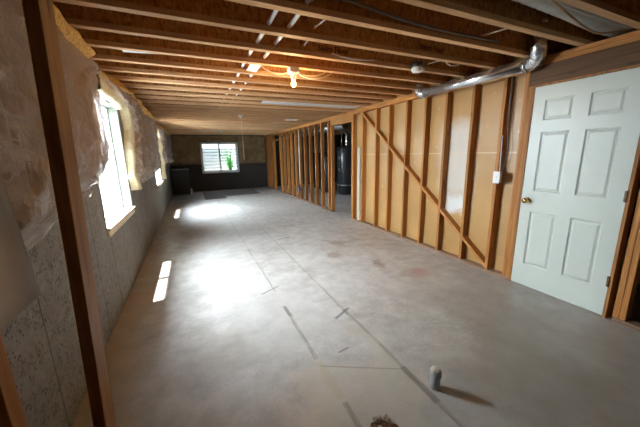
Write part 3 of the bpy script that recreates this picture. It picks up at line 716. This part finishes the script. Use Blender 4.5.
cable('cable', [(0.72, yb_, 2.30), (0.77, yb_, 2.265), (0.86, yb_, 2.238), (0.93, yb_, 2.238), (0.99, yb_-0.03, 2.252)], 0.005, 'romex', 'cream cable running left from the bulb box')
cable('cable', [(1.28, vj(2)-0.066, 2.335), (1.45, vj(2)-0.072, 2.312), (1.62, vj(2)-0.068, 2.315), (1.75, vj(2)-0.062, 2.33)], 0.0055, 'pex', 'short white cable bowing below a joist left of the detector')
cable('cable', [(2.30, vj(1)+0.02, 2.40), (2.45, vj(1)+0.10, 2.36), (2.62, vj(1)+0.16, 2.33), (2.8, vj(1)+0.2, 2.37)], 0.005, 'pex', 'white cable arching above the silver duct')
cable('cable', [(2.05, vj(1)+0.12, 2.43), (2.2, vj(1)+0.14, 2.40), (2.4, vj(1)+0.2, 2.42), (2.55, vj(1)+0.26, 2.44)], 0.005, 'pex', 'white cable passing just above the detector')

# ------------------------------------------------------------------ bulb on a junction box
bx_, by_ = 1.035, vj(4)-0.058
bx_, by_, bz_ = 1.04, vj(3)-0.0275, H
r = thing('bare_bulb_light', 'glowing bare bulb in a porcelain holder on a grey box', 'light', (bx_, by_, H))
b = BM(); box(b, (bx_-0.05, by_-0.05, H-0.052), (bx_+0.05, by_+0.05, H-0.001), 0.006); put('junction_box', b, 'white', r)
b = BM(); lathe(b, [(0.045, 0), (0.045, -0.008), (0.03, -0.014), (0.022, -0.062), (0.018, -0.064)], (bx_, by_, H-0.052)); put('lamp_holder', b, 'white', r)
b = BM(); lathe(b, [(0.014, 0), (0.016, -0.012), (0.024, -0.026), (0.027, -0.042), (0.021, -0.058), (0.009, -0.067), (0.001, -0.069)], (bx_, by_, H-0.115)); put('bulb', b, 'bulb', r)
pl = bpy.data.lights.new('bulb_light', 'POINT'); pl.energy = 10; pl.color = (1.0, 0.60, 0.28); pl.shadow_soft_size = 0.035
po = bpy.data.objects.new('bulb_light', pl); COL.objects.link(po); po.parent = r; po.location = (0, 0, -0.20)

# smoke detector by the duct
sx, sy = 2.245, vj(2)-0.055-0.059; HD = 2.345
r = thing('smoke_detector', 'small black and white detector hanging under a joist by the duct', 'detector', (sx, sy, H))
b = BM(); lathe(b, [(0.056, 0), (0.056, -0.042), (0.05, -0.045)], (sx, sy, HD-0.001)); put('base', b, 'black', r)
b = BM(); lathe(b, [(0.05, 0), (0.057, -0.006), (0.057, -0.030), (0.048, -0.046), (0.02, -0.050)], (sx, sy, HD-0.045)); box(b, (sx+0.03, sy-0.045, HD-0.085), (sx+0.062, sy-0.02, HD-0.06), 0.003); put('housing', b, 'white', r)

# pull-chain lamp holder farther back
cy = vj(13)-0.0275
r = thing('pull_cord_holder', 'small white lamp holder with long hanging pull cord', 'light fixture', (1.09, cy, H))
b = BM(); lathe(b, [(0.055, 0), (0.055, -0.01), (0.03, -0.025), (0.026, -0.06), (0.018, -0.065)], (1.09, cy, H-0.001)); put('holder', b, 'white', r)
b = BM(); tube(b, [(1.10, cy, H-0.03), (1.10, cy, 1.9), (1.105, cy, 1.35)], 0.0045, 6); put('pull_cord', b, 'romex', r)
b = BM(); lathe(b, [(0.06, 0), (0.055, -0.03), (0.03, -0.045), (0.002, -0.05)], (1.12, vj(25)-0.027, H-0.001)); tag(obj('smoke_detector', b, 'white', loc=(1.12, vj(25), H)), 'tiny white ceiling device just before the far window', 'detector')

# foil and sheet metal between joists
def sheet(x0, x1, k, lab, mat, zz=0.012, ys=0.0, dp=1.0):
    b = BM(); n = 24; g = []
    for i in range(n+1):
        x = x0+(x1-x0)*i/n; g.append([b.verts.new((x, vj(k)+0.004+ys+(SP-0.065)*dp*j/4*(1 - 0.6*i/n*(dp < 1)), H+zz+0.006*noise.noise(V((x*6, j, k))))) for j in range(5)])
    for i in range(n):
        for j in range(4): f = b.faces.new((g[i][j], g[i+1][j], g[i+1][j+1], g[i][j+1])); f.smooth = True
    o = obj('joist_bay_panel', b, mat, loc=((x0+x1)/2, vj(k), H)); m = o.modifiers.new('thick', 'SOLIDIFY'); m.thickness = 0.002
    tag(o, lab, 'duct panel')
sheet(1.18, 3.1, 8, 'long silver sheet metal closing a joist bay beyond the bulb', 'bright_metal')
sheet(-0.42, -0.06, 3, 'short silver sheet metal between joists by the left wall', 'bright_metal', 0.02, 0.0, 0.38)
sheet(2.28, 2.62, 14, 'small bright metal plate between joists near the far doorway', 'tag')
sheet(2.75, 3.08, 14, 'grey metal plate between joists beside the top plate', 'steel')

# ------------------------------------------------------------------ switch on the stud by the door
r = thing('light_switch', 'white light switch in a box on the stud beside the door', 'switch', (XR, 2.05, 1.15))
b = BM(); box(b, (XR-0.045, 2.018, 1.088), (XR-0.001, 2.082, 1.205), 0.004); put('switch_box', b, 'white', r)
b = BM(); box(b, (XR-0.050, 2.012, 1.082), (XR-0.045, 2.088, 1.211), 0.002); put('cover_plate', b, 'white', r)
b = BM(); box(b, (XR-0.060, 2.044, 1.135), (XR-0.050, 2.056, 1.158), 0.002); put('toggle', b, 'white', r)
cable('cable', [(XR+0.03, 2.045, 1.205), (XR+0.04, 2.03, 1.32), (XR+0.035, 2.01, 1.45), (XR+0.04, 2.035, 1.62), (XR+0.04, 2.045, 1.85), (XR+0.04, 2.05, 2.2)], 0.006, 'grey_cable', 'dark cable running up from the light switch between studs')
cable('cable', [(XR+0.02, 2.062, 1.2), (XR+0.012, 2.066, 1.35), (XR+0.008, 2.064, 1.6)], 0.004, 'pex', 'thin white cable up the stud above the light switch')
# whitish scrap board in the first bay
b = BM(); box(b, (XR+0.012, 4.965, 0.04), (XR+0.04, 5.05, 1.55)); tag(obj('scrap_board', b, 'scrap', loc=(XR+0.02, 5.0, 0.04)), 'pale upright scrap board between studs beside the open doorway', 'board')
# cable and blue outlet box on a farther stud
cable('cable', [(XR-0.004, 8.452, 2.2), (XR-0.008, 8.45, 1.4), (XR-0.004, 8.452, 0.50)], 0.010, 'white', 'white cable down a stud to the blue outlet box', 4)
b = BM(); box(b, (XR-0.03, 8.37, 0.29), (XR+0.03, 8.432, 0.40), 0.003); bmesh.ops.translate(b, verts=b.verts, vec=(-0.031, 0.05, 0)); tag(obj('outlet_box', b, 'blue', loc=(XR-0.03, 8.45, 0.29)), 'small blue plastic outlet box low on a stud', 'outlet box')

# ------------------------------------------------------------------ capped floor pipe
px, py = 1.247, 1.075
r = thing('capped_floor_pipe', 'short grey capped pipe stub standing up from the floor', 'pipe', (px, py, 0))
b = BM(); lathe(b, [(0.030, 0), (0.030, 0.085), (0.030, 0.09)], (px, py, 0)); put('pipe', b, 'grey_pvc', r)
b = BM(); lathe(b, [(0.0345, 0.0), (0.0355, 0.002), (0.0355, 0.026), (0.033, 0.028)], (px, py, 0.083)); put('coupling', b, 'grey_pvc', r)
b = BM(); lathe(b, [(0.0325, 0.0), (0.033, 0.016), (0.029, 0.022), (0.004, 0.0235)], (px, py, 0.107)); put('cap', b, 'cap', r)

# ------------------------------------------------------------------ rubble at the lower edge
b = BM(); n = 44; c0 = V((0.765, 0.955, 0)); ring = []
cv = b.verts.new(c0+V((0, 0, 0.018)))
rings = []
for q in range(1, 7):
    row = []
    for k in range(n):
        a = 2*PI*k/n; rr = (q/6)*(0.088+0.04*noise.noise(V((math.cos(a)*2, math.sin(a)*2, 4))))
        z = (0.020*(1-(q/6)**2) + 0.012*noise.noise(V((math.cos(a)*rr*60, math.sin(a)*rr*60, 2)))*(1-q/6.2)) if q < 6 else 0.0005
        row.append(b.verts.new(c0+V((math.cos(a)*rr*1.15, math.sin(a)*rr, max(z, 0.0005)))))
    rings.append(row)
for k in range(n): b.faces.new((cv, rings[0][k], rings[0][(k+1) % n]))
for a_, b_ in zip(rings, rings[1:]):
    for k in range(n): b.faces.new((a_[k], b_[k], b_[(k+1) % n], a_[(k+1) % n]))
o = obj('soil_heap', b, 'dirt', loc=c0); tag(o, 'dark loose soil in the broken floor spot at the bottom edge', 'soil', kind='stuff')
pr = None
for k in range(34):
    a = random.uniform(0, 2*PI); rr = abs(random.gauss(0, 0.07))+0.02; s = random.uniform(0.003, 0.011)
    if k < 6: s = random.uniform(0.010, 0.017); rr = random.uniform(0.02, 0.09); a = random.uniform(0.3, PI-0.3)
    if k % 2: rr += 0.04
    x, y = c0.x+math.cos(a)*rr*1.25, c0.y+math.sin(a)*rr; d = math.hypot((x-c0.x)/1.15, y-c0.y)
    zz = 0.020*max(0, 1-(d/0.105)**2)
    if pr is None:
        b = BM(); bmesh.ops.create_icosphere(b, subdivisions=2, radius=1.0)
        for v in b.verts: v.co *= 1+0.35*noise.noise(v.co*1.7); v.co.z *= 0.7
        pr = obj('concrete_fragment', b, 'rubble'); o = pr
    else:
        o = pr.copy(); COL.objects.link(o)
    o.location = (x, y, zz+s*0.45); o.scale = (s, s, s); o.rotation_euler = (0, 0, random.uniform(0, 6))
    tag(o, 'small crumb of broken concrete around the dark soil at the bottom edge', 'rubble', 'crumbs of broken concrete by the soil')

# ------------------------------------------------------------------ far end: stove, floor mats
r = thing('pellet_stove', 'black box-shaped stove in the far left corner', 'stove', (-0.44, 12.25, 0))
b = BM(); box(b, (-0.70, 12.0, 0.05), (-0.12, 12.55, 0.94), 0.015); put('body', b, 'black_metal', r)
b = BM(); box(b, (-0.73, 11.96, 0.94), (-0.09, 12.58, 0.975), 0.008); put('top_plate', b, 'steel_dull', r)
b = BM(); box(b, (-0.62, 11.985, 0.30), (-0.20, 12.0, 0.80), 0.004); put('front_door', b, 'black', r)
b = BM(); box(b, (-0.70, 12.02, 0), (-0.12, 12.53, 0.05)); put('base', b, 'black', r)
b = BM(); box(b, (-0.10, 12.0, 0.0), (-0.04, 12.06, 0.22), 0.01); tag(obj('small_bottle', b, 'white', loc=(-0.07, 12.03, 0)), 'small white container on the floor beside the black stove', 'container')
b = BM(); box(b, (0.33, 10.15, 0.0), (1.03, 12.3, 0.008), 0.002); tag(obj('floor_mat', b, 'mat', loc=(0.68, 11.2, 0)), 'left brown flat mat on the floor below the far window', 'mat')
b = BM(); box(b, (1.04, 10.75, 0.0), (2.35, 12.3, 0.007), 0.002); tag(obj('floor_mat', b, 'mat', loc=(1.7, 11.2, 0)), 'right brown flat mat on the floor below the far window', 'mat')

# ------------------------------------------------------------------ utility room seen through the doorway
r = thing('water_heater', 'dark round water heater in the utility room behind the doorway', 'water heater', (5.0, 8.75, 0))
b = BM(); lathe(b, [(0.30, 0.03), (0.33, 0.05), (0.33, 1.60), (0.31, 1.66), (0.10, 1.70)], (5.0, 8.75, 0), seg=40); put('tank', b, 'tank', r)
b = BM(); lathe(b, [(0.335, 0.34), (0.338, 0.35), (0.338, 0.37), (0.335, 0.38)], (5.0, 8.75, 0), seg=40); put('band', b, 'steel_dull', r)
b = BM(); tube(b, catmull([(5.0, 8.75, 1.70), (5.0, 8.75, 1.95), (4.9, 8.6, 2.1), (4.4, 8.0, 2.2)], 6), 0.05, 16); put('flue', b, 'steel', r)
for k, s in enumerate((-0.18, 0.18)):
    b = BM(); tube(b, [(5.0-0.1, 8.75+s, 1.65), (4.9, 8.75+s, 2.2)], 0.012, 8); put('water_line', b, 'copper', r)
for z in (0.9, 1.3): 
    b = BM(); box(b, (4.665, 8.60, z-0.05), (4.69, 8.72, z+0.05), 0.003); put('access_cover', b, 'steel', r)
b = BM(); lathe(b, [(0.26, 0.0), (0.28, 0.02), (0.28, 1.3), (0.22, 1.42), (0.05, 1.46)], (4.75, 9.75, 0), seg=32); tag(obj('pressure_tank', b, 'tank', loc=(4.75, 9.75, 0)), 'dark rounded tank behind the water heater', 'tank')
r = thing('furnace', 'dark box furnace with ductwork behind the stud wall', 'furnace', (5.2, 11.0, 0))
b = BM(); box(b, (4.8, 10.7, 0), (5.5, 11.3, 1.5), 0.01); put('cabinet', b, 'tank', r)
b = BM(); box(b, (4.85, 10.75, 1.5), (5.45, 11.25, 2.25), 0.005); put('plenum', b, 'steel_dull', r)
b = BM(); tube(b, [(4.3, 5.6, 1.75), (5.0, 8.0, H)], 0.025, 12); tag(obj('slanting_pipe', b, 'steel', loc=(4.6, 6.6, 1.9)), 'thin slanting metal pipe seen high through the doorway', 'pipe')
b = BM(); tube(b, [(3.9, 6.9, H-0.101), (3.9, 12.0, H-0.101)], 0.1, 20); tag(obj('round_duct', b, 'steel_dull', loc=(3.9, 9, 2.1)), 'dull metal duct behind the far studs in the utility room', 'duct')
